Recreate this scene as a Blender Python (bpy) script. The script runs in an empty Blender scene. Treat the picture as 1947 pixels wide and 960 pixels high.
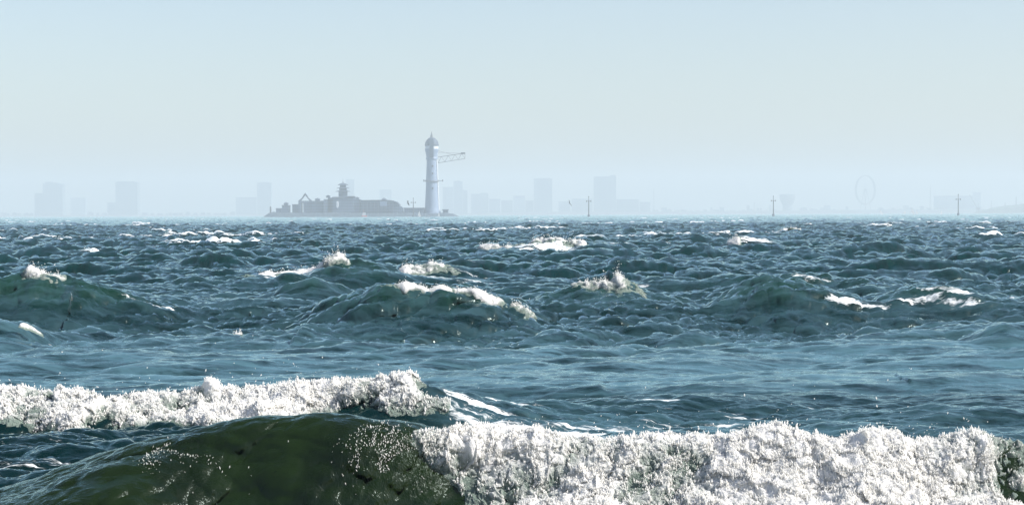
import bpy, bmesh, math, random
import numpy as np
from mathutils import Vector, Matrix

R = math.radians
sc = bpy.context.scene
col = sc.collection
random.seed(11)

# ------------------------------------------------------------------ camera
CAM_H = 2.3
FPX = 3633.0                       # focal length in photo pixels (1947 wide)
camd = bpy.data.cameras.new('camera')
camd.sensor_width = 36.0
camd.lens = 36.0 * FPX / 1947.0
camd.clip_start = 0.1
camd.clip_end = 20000.0
cam = bpy.data.objects.new('camera', camd)
col.objects.link(cam)
PITCH, ROLL = 72.5 / FPX, 0.0036
CAM_M = (Matrix.Translation((0, 0, CAM_H)) @ Matrix.Rotation(math.pi / 2 - PITCH, 4, 'X')
         @ Matrix.Rotation(-ROLL, 4, 'Z'))
cam.matrix_world = CAM_M
sc.camera = cam

# ------------------------------------------------------------------ sky and sun
SUN_AZ, SUN_EL = R(104), R(40)
w = bpy.data.worlds.new('World')
sc.world = w
w.use_nodes = True
nt = w.node_tree
bg = nt.nodes['Background']
sky = nt.nodes.new('ShaderNodeTexSky')
sky.sky_type = 'NISHITA'
sky.sun_disc = False
sky.sun_elevation = SUN_EL
sky.sun_rotation = SUN_AZ
sky.air_density = 1.0
sky.dust_density = 1.6
sky.ozone_density = 2.0
tint = nt.nodes.new('ShaderNodeMix')
tint.data_type = 'RGBA'; tint.blend_type = 'MULTIPLY'
tint.inputs[0].default_value = 1.0
tint.inputs[7].default_value = (1.06, 1.0, .965, 1)      # thin milky veil: takes some blue out of the clear sky
nt.links.new(sky.outputs[0], tint.inputs[6])
nt.links.new(tint.outputs[2], bg.inputs[0])
bg.inputs[1].default_value = 0.12
sd = bpy.data.lights.new('sun', 'SUN')
sd.energy = 5.0
sd.angle = R(0.6)
sd.color = (1.0, 0.95, 0.87)
so = bpy.data.objects.new('sun', sd)
col.objects.link(so)
sdir = Vector((math.sin(SUN_AZ) * math.cos(SUN_EL), math.cos(SUN_AZ) * math.cos(SUN_EL), math.sin(SUN_EL)))
so.rotation_euler = sdir.to_track_quat('Z', 'Y').to_euler()
so.location = (0, 0, 60)
sc.view_settings.view_transform = 'Standard'
sc.view_settings.look = 'None'
sc.view_settings.gamma = 1.0
sc.view_settings.exposure = 0.58
cy = sc.cycles
cy.use_denoising = True
cy.max_bounces = 10
cy.diffuse_bounces = 5
cy.glossy_bounces = 3
cy.transmission_bounces = 3
cy.volume_bounces = 1
cy.transparent_max_bounces = 6
cy.caustics_reflective = False
cy.caustics_refractive = False
cy.sample_clamp_direct = 6.0
cy.sample_clamp_indirect = 4.0
HAZE_DENSITY = 3.3e-4

# ------------------------------------------------------------------ numpy noise
_rng = np.random.default_rng(5)
_perm = np.concatenate([_rng.permutation(256)] * 3).astype(np.int32)
_g = _rng.normal(size=(256, 3)); _g /= np.linalg.norm(_g, axis=1)[:, None]
_g = _g.astype(np.float32)


def noise3(x, y, z):
    x = np.asarray(x, np.float32); y = np.asarray(y, np.float32); z = np.asarray(z, np.float32)
    x, y, z = np.broadcast_arrays(x, y, z)
    xi = np.floor(x).astype(np.int32); yi = np.floor(y).astype(np.int32); zi = np.floor(z).astype(np.int32)
    xf = x - xi; yf = y - yi; zf = z - zi
    u = xf * xf * (3 - 2 * xf); v = yf * yf * (3 - 2 * yf); t = zf * zf * (3 - 2 * zf)
    out = 0
    for a in (0, 1):
        pa = _perm[(xi + a) & 255]; wa = u if a else 1 - u
        for b in (0, 1):
            pb = _perm[pa + ((yi + b) & 255)]; wb = v if b else 1 - v
            for c in (0, 1):
                g = _g[_perm[pb + ((zi + c) & 255)]]
                wc = t if c else 1 - t
                out = out + wa * wb * wc * (g[..., 0] * (xf - a) + g[..., 1] * (yf - b) + g[..., 2] * (zf - c))
    return out * 1.5


def fbm(x, y, z, n=3, gain=.5):
    s, a = 0, 1.0
    for i in range(n):
        s = s + a * noise3(x * 2 ** i + 7.3 * i, y * 2 ** i + 3.1 * i, z * 2 ** i)
        a *= gain
    return s


def sstep(a, b, x):
    t = np.clip((x - a) / (b - a), 0, 1)
    return t * t * (3 - 2 * t)


# ------------------------------------------------------------------ ocean tiles (FFT)
def ocean_tile(N, L, peak, wind, spread, lmin, rms, seed):
    rng = np.random.default_rng(seed)
    k1 = np.fft.fftfreq(N, L / N) * 2 * np.pi
    kx, ky = np.meshgrid(k1, k1, indexing='ij')
    k = np.hypot(kx, ky); k[0, 0] = 1
    kp = 2 * np.pi / peak
    cosd = (kx * wind[0] + ky * wind[1]) / k
    P = np.exp(-1.2 * (kp / k) ** 2) / k ** 3.5 * (0.04 + np.abs(cosd) ** spread) * np.exp(-(k * lmin / 6.28) ** 2)
    P[0, 0] = 0
    H = np.sqrt(P) * (rng.normal(size=(N, N)) + 1j * rng.normal(size=(N, N)))
    h = np.fft.ifft2(H).real
    sc_ = rms / h.std()
    dx = np.fft.ifft2(-1j * kx / k * H).real * sc_
    dy = np.fft.ifft2(-1j * ky / k * H).real * sc_
    return np.stack([dx, dy, h * sc_], -1).astype(np.float32), L


def samp(tile, X, Y, ang=0.0):
    T, L = tile
    N = T.shape[0]
    c, s = math.cos(ang), math.sin(ang)
    gx = ((c * X + s * Y) / L * N); gy = ((-s * X + c * Y) / L * N)
    ix = np.floor(gx); iy = np.floor(gy)
    fx = (gx - ix).astype(np.float32)[..., None]; fy = (gy - iy).astype(np.float32)[..., None]
    i0 = ix.astype(np.int64) % N; j0 = iy.astype(np.int64) % N
    i1 = (i0 + 1) % N; j1 = (j0 + 1) % N
    r = (T[i0, j0] * (1 - fx) + T[i1, j0] * fx) * (1 - fy) + (T[i0, j1] * (1 - fx) + T[i1, j1] * fx) * fy
    dx = c * r[..., 0] - s * r[..., 1]; dy = s * r[..., 0] + c * r[..., 1]
    return dx, dy, r[..., 2]


WD = (0.25, -0.97)
TA = ocean_tile(1024, 83.0, 7.0, WD, 3.5, 0.24, 0.20, 3)
TB = ocean_tile(1024, 10.7, 1.25, WD, 3.0, 0.05, 0.030, 8)

# ------------------------------------------------------------------ the individual waves
def X_of(px, d):
    return (px - 973.5) / FPX * d


def h_of(py, d):                      # crest height that shows at photo row py from distance d
    return CAM_H - (py - 408.0) * d / FPX


def mk(d, pts, wf, wb, k, dj=0.0, lift=0.0, raw=False):
    xs, ys, hs = [], [], []
    for p in pts:
        px, py = p[0], p[1]
        dd = d + (p[2] if len(p) > 2 else 0)
        xs.append(X_of(px, dd)); ys.append(dd)
        hs.append(py if raw else h_of(py, dd) + lift)
    return dict(x=np.array(xs), y=np.array(ys), h=np.array(hs), wf=wf, wb=wb, k=k, dj=dj, d=d)


def sm_interp(X, xs, vs):
    g = np.linspace(xs[0], xs[-1], 400)
    v = np.interp(g, xs, vs)
    kk = 9
    ker = np.hanning(2 * kk + 1); ker /= ker.sum()
    v = np.convolve(np.pad(v, kk, mode='edge'), ker, 'valid')
    return np.interp(X, g, v)


W1 = mk(13.5, [(-700, 1010), (-200, 975), (0, 930), (150, 872), (300, 820), (400, 798), (500, 781), (600, 774),
               (700, 782), (830, 808), (900, 832), (1050, 830), (1250, 842), (1400, 856), (1550, 852), (1700, 862),
               (1830, 838), (1947, 836), (2200, 850), (2800, 900)], .62, 1.0, .62)
W2 = mk(21.3, [(-600, 775), (-100, 765), (0, 758), (150, 754), (300, 756), (500, 757), (620, 748), (680, 730),
               (800, 726), (850, 742), (920, 768), (1020, 795), (1150, 815), (1400, 826), (2200, 835)], .50, 1.3, .55)
WAVES = [
    W1, W2,
    mk(39.5, [(-400, .30), (300, .22), (700, .36), (1100, .36), (1500, .36), (1900, .3), (2400, .3)], 1.3, 2.5, 1.0, raw=True),
    mk(45.0, [(-400, .22), (200, .30), (700, .22), (1100, .30), (1500, .32), (1900, .25), (2400, .3)], 1.5, 2.5, 1.0, raw=True),
    mk(53.0, [(-400, .35), (100, .25), (350, .38), (900, .25), (1250, .42), (1700, .3), (2300, .4)], 1.6, 2.5, 1.0, raw=True),
    mk(70.0, [(-400, .35), (200, .45), (600, .25), (1000, .5), (1400, .35), (1800, .5), (2300, .4)], 1.8, 3.0, 1.0, raw=True),
    mk(29.5, [(-400, .10), (200, .16), (700, .06), (1100, .14), (1500, .06), (1900, .16), (2400, .1)], .9, 1.8, 1.0, raw=True),
    mk(39.5, [(-300, 590), (-100, 562), (0, 552), (100, 545), (160, 548), (250, 568), (320, 596), (420, 632)], 1.7, 3.0, .9),
    mk(37.5, [(540, 625), (600, 598), (660, 573), (720, 558), (790, 553), (860, 561), (930, 574), (1000, 592), (1060, 625)], 1.5, 2.5, 1.0),
    mk(42.0, [(980, 610), (1030, 568), (1100, 553), (1180, 548), (1230, 566), (1290, 582), (1360, 605)], 1.4, 2.5, 1.0),
    mk(41.0, [(1330, 610), (1390, 564), (1450, 549), (1510, 546), (1560, 566), (1640, 600), (1700, 625)], 1.8, 2.6, .9),
    mk(40.0, [(1650, 620), (1760, 580), (1830, 586), (1890, 600), (2000, 625)], 1.1, 2.5, .9),
    mk(33.0, [(-300, 640), (-100, 618), (0, 612), (50, 616), (110, 655)], 1.1, 1.8, .9),
    mk(32.0, [(1820, 660), (1900, 622), (1970, 616), (2100, 640)], .9, 1.5, .9),
    mk(27.0, [(1260, 735), (1340, 727), (1430, 733), (1500, 745)], .45, 1.2, .7),
    mk(25.5, [(1040, 750), (1090, 728), (1140, 724), (1190, 742), (1250, 760)], .5, 1.0, .8),
    mk(50.0, [(1440, 545), (1500, 528), (1580, 522), (1640, 532), (1700, 548)], 1.6, 2.5, .9),
    mk(58.0, [(340, 550), (400, 534), (480, 530), (580, 526), (640, 503), (690, 500), (730, 512), (790, 535)], 1.8, 2.5, .9),
    mk(64.0, [(740, 520), (780, 504), (820, 502), (870, 510), (930, 525)], 1.6, 3.0, .9),
    mk(47.0, [(480, 575), (540, 550), (600, 540), (650, 556), (700, 580)], 1.0, 2.0, .8),
    mk(85.0, [(230, 500), (270, 480), (310, 479), (350, 495)], 2.0, 3.0, .8),
    mk(78.0, [(340, 505), (380, 492), (430, 488), (480, 502)], 2.0, 3.0, .8),
    mk(108.0, [(860, 482), (920, 469), (1010, 462), (1060, 458), (1120, 466), (1200, 476)], 2.2, 3.5, .9),
    mk(88.0, [(1090, 500), (1130, 489), (1170, 493), (1210, 504)], 1.8, 3.0, .8),
    mk(120.0, [(1370, 476), (1410, 461), (1450, 462), (1490, 476)], 2.0, 3.5, .8),
]


def surface(X, Y):
    """sea surface over rest position (X, Y): displaced x, y, z and the position across waves 1 and 2"""
    shp = X.shape
    X = X.reshape(-1).astype(np.float64); Y = Y.reshape(-1).astype(np.float64)
    zero = np.zeros_like(X)
    amp = 0.24 + 0.48 * sstep(27, 37, Y) + 0.28 * sstep(60, 110, Y)
    a = samp(TA, X, Y, 0.0)
    a2 = samp(TA, X * 1.37 + 31, Y * 1.37 + 17, 0.45)
    b = samp(TB, X, Y, 0.12)
    far = np.clip(1.0 - (Y - 300) / 1500.0, .25, 1)
    patch = 0.75 + 0.55 * noise3(X * .11 + 4, Y * .17, 3.3 + zero)
    bamp = (0.95 + 0.4 * sstep(15, 40, Y)) * patch * far
    bamp = bamp * (1 + .8 * sstep(50, 200, Y)) * (1 - .58 * sstep(21.5, 24, Y) * sstep(37, 31, Y))
    ax = amp * (a[0] + .5 * a2[0] / 1.37) * 1.1; ay = amp * (a[1] + .5 * a2[1] / 1.37) * 1.1
    az = amp * (a[2] + .5 * a2[2] / 1.37)
    dx = ax + bamp * b[0]; dy = ay + bamp * b[1]; dz = az + bamp * b[2]
    bz = bamp * b[2]
    best = zero.copy(); sb = zero + 9.0
    S = [zero + 9.0, zero + 9.0]; E1 = zero.copy()
    for i, W in enumerate(WAVES):
        d = W['d']
        x0, x1 = W['x'][0], W['x'][-1]
        m = 3.0 + .25 * (x1 - x0)
        reg = np.flatnonzero((Y > d - 5 * W['wf'] - 3) & (Y < d + 7 * W['wb'] + 3) & (X > x0 - m) & (X < x1 + m))
        if not len(reg):
            continue
        x = X[reg]; y = Y[reg]; z0 = np.zeros_like(x)
        xc = np.clip(x, x0, x1)
        yc = sm_interp(xc, W['x'], W['y'])
        hh = sm_interp(xc, W['x'], W['h'])
        n1 = .35 * noise3(x * .45, y * .02, .5 + z0)
        if i > 1:
            wend = min(3.0, .3 * (x1 - x0))
            hh = np.maximum(hh, 0.05) * sstep(x0 - m, x0 + wend, x) * sstep(x1 + m, x1 - wend, x)
            hh = hh * (1 + .24 * fbm(x * .5 + i, y * .12, i + z0, 3))
            wob = 2.2 * (n1 + .12 * noise3(x * 1.2, y * .05, 1.5 + z0))
        else:
            hh = hh + .015 * noise3(x * .8, .3 * y, 9.0 + z0)
            wob = .5 * (n1 + (.10 if i else .04) * noise3(x * 1.6, y * .05, 1.5 + z0))
        s = y - (yc + wob)
        e_ = (.80 - .45 * sstep(-1.1, -.3, x)) if i == 0 else (.3 if i == 1 else .28)
        wf = W['wf'] + (1.0 * sstep(-1.9, -3.1, x) if i == 0 else 0)
        q = np.where(s < 0, -s / wf, s / (W['wb'] * .9))
        E = np.exp(-1.25 * (np.sqrt(q * q + e_ * e_) - e_))
        E = E * sstep(d + 7 * W['wb'] + 3, d + 4 * W['wb'], y) * sstep(d - 5 * W['wf'] - 3, d - 3.5 * W['wf'] - 1, y)
        up = (E * hh > best[reg]) & (E > .02)
        best[reg] = np.where(up, E * hh, best[reg]); sb[reg] = np.where(up, s, sb[reg])
        tr = -0.16 * np.exp(-((s + 2.1 * W['wf']) / (W['wf'] * .9)) ** 2)
        E = np.clip(E, 0, 1)
        z = -az[reg] * ((.9, .75)[i] if i < 2 else .5) * E - (.45 if i == 0 else 0) * bz[reg] * E + hh * (E + tr)
        if i > 1:
            st = noise3((x * .9 + y * 1.4) * 1.1, (y - x * .5) * .35, i + z0) + .5 * noise3((x * .9 + y * 1.4) * 2.6, (y - x * .5) * .8, i + z0)
            st = st + .35 * noise3((x * .9 + y * 1.4) * 6.0, (y - x * .5) * 1.8, i + z0)
            z = z + .085 * hh * np.minimum(E * 1.5, 1) * st
        dz[reg] += z
        ca = np.minimum(E, 1) * (.7 if i < 2 else .5)
        dx[reg] -= ca * ax[reg]; dy[reg] -= ca * ay[reg]
        dy[reg] -= (W['k'] * .6 if i == 0 else W['k'] if i == 1 else .42) * hh * E ** 1.6
        if i < 2:
            S[i][reg] = s
        if i == 0:
            E1[reg] = E
    r = lambda q: q.reshape(shp)
    return r(X + dx), r(Y + dy), r(dz), r(E1), r(S[0]), None, r(S[1]), r(sb)


# ------------------------------------------------------------------ material helpers
class NT:
    def __init__(s, name):
        s.m = bpy.data.materials.new(name)
        s.m.use_nodes = True
        s.t = s.m.node_tree
        s.t.nodes.clear()
        s.out = s.n('ShaderNodeOutputMaterial')

    def n(s, kind, **kw):
        nd = s.t.nodes.new(kind)
        for k, v in kw.items():
            if k[0] == '_':
                nd.inputs[k[1:].replace('_', ' ')].default_value = v
            else:
                setattr(nd, k, v)
        return nd

    def l(s, a, b):
        s.t.links.new(a, b)

    def math(s, op, a, b=None, clamp=False):
        nd = s.n('ShaderNodeMath', operation=op)
        nd.use_clamp = clamp
        for i, v in enumerate((a, b)):
            if v is None:
                continue
            if isinstance(v, (int, float)):
                nd.inputs[i].default_value = v
            else:
                s.l(v, nd.inputs[i])
        return nd.outputs[0]

    def mixc(s, f, a, b):
        nd = s.n('ShaderNodeMix', data_type='RGBA')
        for i, v in ((0, f), (6, a), (7, b)):
            if isinstance(v, (int, float, tuple)):
                nd.inputs[i].default_value = v if not isinstance(v, tuple) else (*v, 1)
            else:
                s.l(v, nd.inputs[i])
        return nd.outputs[2]

    def noise(s, vec, scale, detail=4, rough=.55, dist=0.0):
        nd = s.n('ShaderNodeTexNoise')
        nd.inputs['Scale'].default_value = scale
        nd.inputs['Detail'].default_value = detail
        nd.inputs['Roughness'].default_value = rough
        nd.inputs['Distortion'].default_value = dist
        if vec is not None:
            s.l(vec, nd.inputs['Vector'])
        return nd.outputs[0]

    def ramp(s, v, a, b):
        nd = s.n('ShaderNodeMapRange')
        nd.interpolation_type = 'SMOOTHSTEP'
        s.l(v, nd.inputs[0])
        for i, q in ((1, a), (2, b)):
            if isinstance(q, (int, float)):
                nd.inputs[i].default_value = q
            else:
                s.l(q, nd.inputs[i])
        return nd.outputs[0]

    def scaled(s, vec, sx, sy, sz, rz=0.0):
        nd = s.n('ShaderNodeMapping')
        nd.inputs['Scale'].default_value = (sx, sy, sz)
        nd.inputs['Rotation'].default_value = (0, 0, rz)
        s.l(vec, nd.inputs[0])
        return nd.outputs[0]


def plain(name, rgb, rough=.7, var=.12, scale=.3, metal=0.0):
    t = NT(name)
    p = t.n('ShaderNodeBsdfPrincipled')
    tc = t.n('ShaderNodeTexCoord')
    nz = t.noise(tc.outputs['Object'], scale, 5, .6)
    dark = tuple(c * (1 - var * 1.6) for c in rgb)
    lite = tuple(min(1, c * (1 + var)) for c in rgb)
    t.l(t.mixc(nz, dark, lite), p.inputs['Base Color'])
    p.inputs['Roughness'].default_value = rough
    p.inputs['Metallic'].default_value = metal
    t.l(p.outputs[0], t.out.inputs[0])
    return t.m


def sea_material():
    t = NT('sea_water')
    tc = t.n('ShaderNodeTexCoord')
    obj = tc.outputs['Object']
    sep = t.n('ShaderNodeSeparateXYZ'); t.l(obj, sep.inputs[0])
    Y, Z = sep.outputs[1], sep.outputs[2]
    # sandy green surf water with light through its crest tinted in, teal further out
    low = t.math('SUBTRACT', 1.0, t.ramp(Z, .05, .45))
    off = t.math('MAXIMUM', t.ramp(Y, 13.8, 16.5), low)
    off2 = t.ramp(Y, 30.0, 90.0)
    n1 = t.noise(t.scaled(obj, 2.4, .5, .45, .25), 1.3, 5, .6, .5)
    base = t.mixc(off, (.0095, .020, .004), (.0006, .014, .0145))
    base = t.mixc(off2, base, (.0006, .028, .029))
    green = t.math('MULTIPLY', t.ramp(Z, .30, .85), t.math('MULTIPLY', t.ramp(Y, 24.0, 32.0), t.math('SUBTRACT', 1.0, t.ramp(Y, 60.0, 95.0))))  # green tint painted on mid-distance crests as light shining through thin water
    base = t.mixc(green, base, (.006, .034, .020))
    base = t.mixc(t.math('MULTIPLY', t.ramp(n1, .35, .7), .8), base, t.mixc(off, (.004, .009, .002), (.0006, .009, .009)))
    aa = t.n('ShaderNodeAttribute'); aa.attribute_name = 'air'
    an = t.noise(t.scaled(obj, .4, 1.9, 1.0, .22), 1.6, 8, .68, .5)
    af = t.math('MULTIPLY', aa.outputs['Fac'], t.ramp(an, .34, .66))
    base = t.mixc(af, base, (.12, .25, .31))
    # what comes back out of the water body does not depend on the slope of its surface
    up = t.n('ShaderNodeCombineXYZ'); up.inputs[2].default_value = 1.0
    body = t.n('ShaderNodeBsdfDiffuse'); t.l(base, body.inputs[0]); t.l(up.outputs[0], body.inputs['Normal'])
    p = t.n('ShaderNodeBsdfGlossy')
    fres = t.n('ShaderNodeFresnel'); fres.inputs[0].default_value = 1.333
    wat = t.n('ShaderNodeMixShader')
    t.l(fres.outputs[0], wat.inputs[0]); t.l(body.outputs[0], wat.inputs[1]); t.l(p.outputs[0], wat.inputs[2])
    p.inputs[0].default_value = (.80, .985, .985, 1)
    r = t.n('ShaderNodeMapRange'); t.l(Y, r.inputs[0])
    r.inputs[1].default_value = 15; r.inputs[2].default_value = 400
    r.inputs[3].default_value = .06; r.inputs[4].default_value = .16
    t.l(r.outputs[0], p.inputs['Roughness'])
    # small ripples, two layers
    v1 = t.scaled(obj, 1.0, 1.5, 1.0, .3)
    b1 = t.noise(v1, 9.0, 4, .6, .6)
    b2 = t.noise(t.scaled(obj, 1.0, 1.3, 1.0, -.4), 30.0, 3, .6, .3)
    b3 = t.noise(t.scaled(obj, .8, 3.2, 1.0, .55), 2.6, 5, .65, .8)
    bsum = t.math('ADD', t.math('MULTIPLY', b1, .020), t.math('MULTIPLY', b2, .008))
    bsum = t.math('ADD', bsum, t.math('MULTIPLY', b3, .06))
    ga = t.n('ShaderNodeAttribute'); ga.attribute_name = 'gust'
    b4 = t.noise(t.scaled(obj, 1.0, 1.0, .45), 42.0, 2, .5, .2)
    bsum = t.math('ADD', bsum, t.math('MULTIPLY', t.math('MULTIPLY', b4, .04), ga.outputs['Fac']))
    bp = t.n('ShaderNodeBump')
    bp.inputs['Distance'].default_value = 1.0
    bs = t.n('ShaderNodeMapRange'); t.l(Y, bs.inputs[0])
    for i_, v_ in ((1, 14.5), (2, 20), (3, .42), (4, .16)):
        bs.inputs[i_].default_value = v_
    t.l(bs.outputs[0], bp.inputs['Strength'])
    t.l(bsum, bp.inputs['Height'])
    t.l(bp.outputs[0], p.inputs['Normal'])
    t.l(bp.outputs[0], fres.inputs['Normal'])
    # thin foam lacing where the 'foam' attribute says so
    at = t.n('ShaderNodeAttribute'); at.attribute_name = 'foam'
    F = at.outputs['Fac']
    lv = t.scaled(obj, .40, 2.6, .6, .25)
    ln = t.noise(lv, 1.5, 7, .66, 1.0)
    ln2 = t.noise(t.scaled(obj, .8, 2.0, 1.0, .2), 9.0, 5, .7, .4)
    lsum = t.math('ADD', t.math('MULTIPLY', ln, .7), t.math('MULTIPLY', ln2, .3))
    thr = t.math('SUBTRACT', .95, t.math('MULTIPLY', F, .62))
    hi = t.math('ADD', thr, .10)
    mask = t.ramp(lsum, thr, hi)
    mask = t.math('MULTIPLY', mask, t.math('MULTIPLY', F, 3.0, True))
    mask = t.math('MULTIPLY', mask, .88)
    foam = t.n('ShaderNodeBsdfDiffuse')
    foam.inputs[0].default_value = (.80, .84, .86, 1)
    t.l(bp.outputs[0], foam.inputs['Normal'])
    mx = t.n('ShaderNodeMixShader')
    t.l(mask, mx.inputs[0]); t.l(wat.outputs[0], mx.inputs[1]); t.l(foam.outputs[0], mx.inputs[2])
    t.l(mx.outputs[0], t.out.inputs[0])
    return t.m


def foam_material():
    t = NT('white_foam')
    at = t.n('ShaderNodeAttribute'); at.attribute_name = 'thick'
    T = at.outputs['Fac']
    tc = t.n('ShaderNodeTexCoord')
    obj = tc.outputs['Object']
    nz = t.noise(t.scaled(obj, 1, 1, .5), 22.0, 5, .65, .4)
    big = t.noise(obj, 3.2, 3, .5)
    tt = t.math('ADD', T, t.math('MULTIPLY', t.math('SUBTRACT', nz, .5), .7))
    tt = t.math('ADD', tt, t.math('MULTIPLY', t.math('SUBTRACT', big, .5), .75))
    f = t.ramp(tt, .05, .72)
    colr = t.mixc(f, (.17, .23, .20), (.95, .95, .94))
    d = t.n('ShaderNodeBsdfDiffuse'); t.l(colr, d.inputs[0])
    tr = t.n('ShaderNodeBsdfTranslucent'); t.l(t.mixc(f, (.12, .19, .10), (.95, .93, .86)), tr.inputs[0])
    g = t.n('ShaderNodeBsdfGlossy'); g.inputs['Roughness'].default_value = .25
    bp = t.n('ShaderNodeBump'); bp.inputs['Strength'].default_value = 1.0; bp.inputs['Distance'].default_value = .03
    nf = t.noise(t.scaled(obj, 1, 1, .6), 75.0, 4, .7, .3)
    t.l(t.math('ADD', nz, t.math('MULTIPLY', nf, .5)), bp.inputs['Height'])
    for x in (d, g):
        t.l(bp.outputs[0], x.inputs['Normal'])
    ss = t.n('ShaderNodeSubsurfaceScattering'); ss.inputs['Scale'].default_value = .022
    ss.inputs['Radius'].default_value = (1.0, 1.0, .95); t.l(colr, ss.inputs[0]); t.l(bp.outputs[0], ss.inputs['Normal'])
    ms = t.n('ShaderNodeMixShader'); ms.inputs[0].default_value = .65
    t.l(d.outputs[0], ms.inputs[1]); t.l(ss.outputs[0], ms.inputs[2])
    m1 = t.n('ShaderNodeMixShader'); m1.inputs[0].default_value = .28
    t.l(ms.outputs[0], m1.inputs[1]); t.l(tr.outputs[0], m1.inputs[2])
    m2 = t.n('ShaderNodeMixShader'); m2.inputs[0].default_value = .06
    t.l(m1.outputs[0], m2.inputs[1]); t.l(g.outputs[0], m2.inputs[2])
    t.l(m2.outputs[0], t.out.inputs[0])
    return t.m


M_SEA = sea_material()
M_FOAM = foam_material()


def spray_material():
    t = NT('white_spray')
    d = t.n('ShaderNodeBsdfDiffuse'); d.inputs[0].default_value = (.95, .95, .94, 1)
    tr = t.n('ShaderNodeBsdfTranslucent'); tr.inputs[0].default_value = (.95, .94, .90, 1)
    m = t.n('ShaderNodeMixShader'); m.inputs[0].default_value = .45
    t.l(d.outputs[0], m.inputs[1]); t.l(tr.outputs[0], m.inputs[2]); t.l(m.outputs[0], t.out.inputs[0])
    return t.m


M_SPRAY = spray_material()


def grid_mesh(name, V, nx, ny, mat, attrs=None, keep=None):
    """V: (nx, ny, 3) array -> one smooth mesh object"""
    idx = np.arange(nx * ny, dtype=np.int32).reshape(nx, ny)
    q = np.stack([idx[:-1, :-1], idx[1:, :-1], idx[1:, 1:], idx[:-1, 1:]], -1).reshape(-1, 4)
    V = V.reshape(-1, 3).astype(np.float32)
    if keep is not None:
        kf = (keep[:-1, :-1] | keep[1:, :-1] | keep[1:, 1:] | keep[:-1, 1:]).reshape(-1)
        q = q[kf]
        used = np.zeros(len(V), bool); used[q.reshape(-1)] = True
        remap = np.cumsum(used).astype(np.int32) - 1
        q = remap[q]; V = V[used]
        attrs = {k: v.reshape(-1)[used] for k, v in (attrs or {}).items()}
    return raw_mesh(name, V, q, mat, attrs)


def raw_mesh(name, V, q, mat, attrs=None):
    me = bpy.data.meshes.new(name)
    n, f = q.shape
    me.vertices.add(len(V)); me.vertices.foreach_set('co', np.ascontiguousarray(V, np.float32).reshape(-1))
    me.loops.add(n * f); me.loops.foreach_set('vertex_index', np.ascontiguousarray(q, np.int32).reshape(-1))
    me.polygons.add(n)
    me.polygons.foreach_set('loop_start', np.arange(0, n * f, f, dtype=np.int32))
    me.polygons.foreach_set('use_smooth', np.ones(n, bool))
    me.update(calc_edges=True)
    for k, v in (attrs or {}).items():
        a = me.attributes.new(k, 'FLOAT', 'POINT')
        a.data.foreach_set('value', v.reshape(-1).astype(np.float32))
    me.materials.append(mat)
    o = bpy.data.objects.new(name, me)
    col.objects.link(o)
    return o


# ------------------------------------------------------------------ the sea
def px_of(X, Y):
    return X / Y * FPX + 973.5


def spot(px, py, X, Y, d, wpx, wd):
    """soft patch on the water around photo column px at distance d"""
    u = (px_of(X, Y) - px) / wpx; v = (Y - d) / wd
    return np.exp(-(u * u + v * v) ** 1.3)


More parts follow.
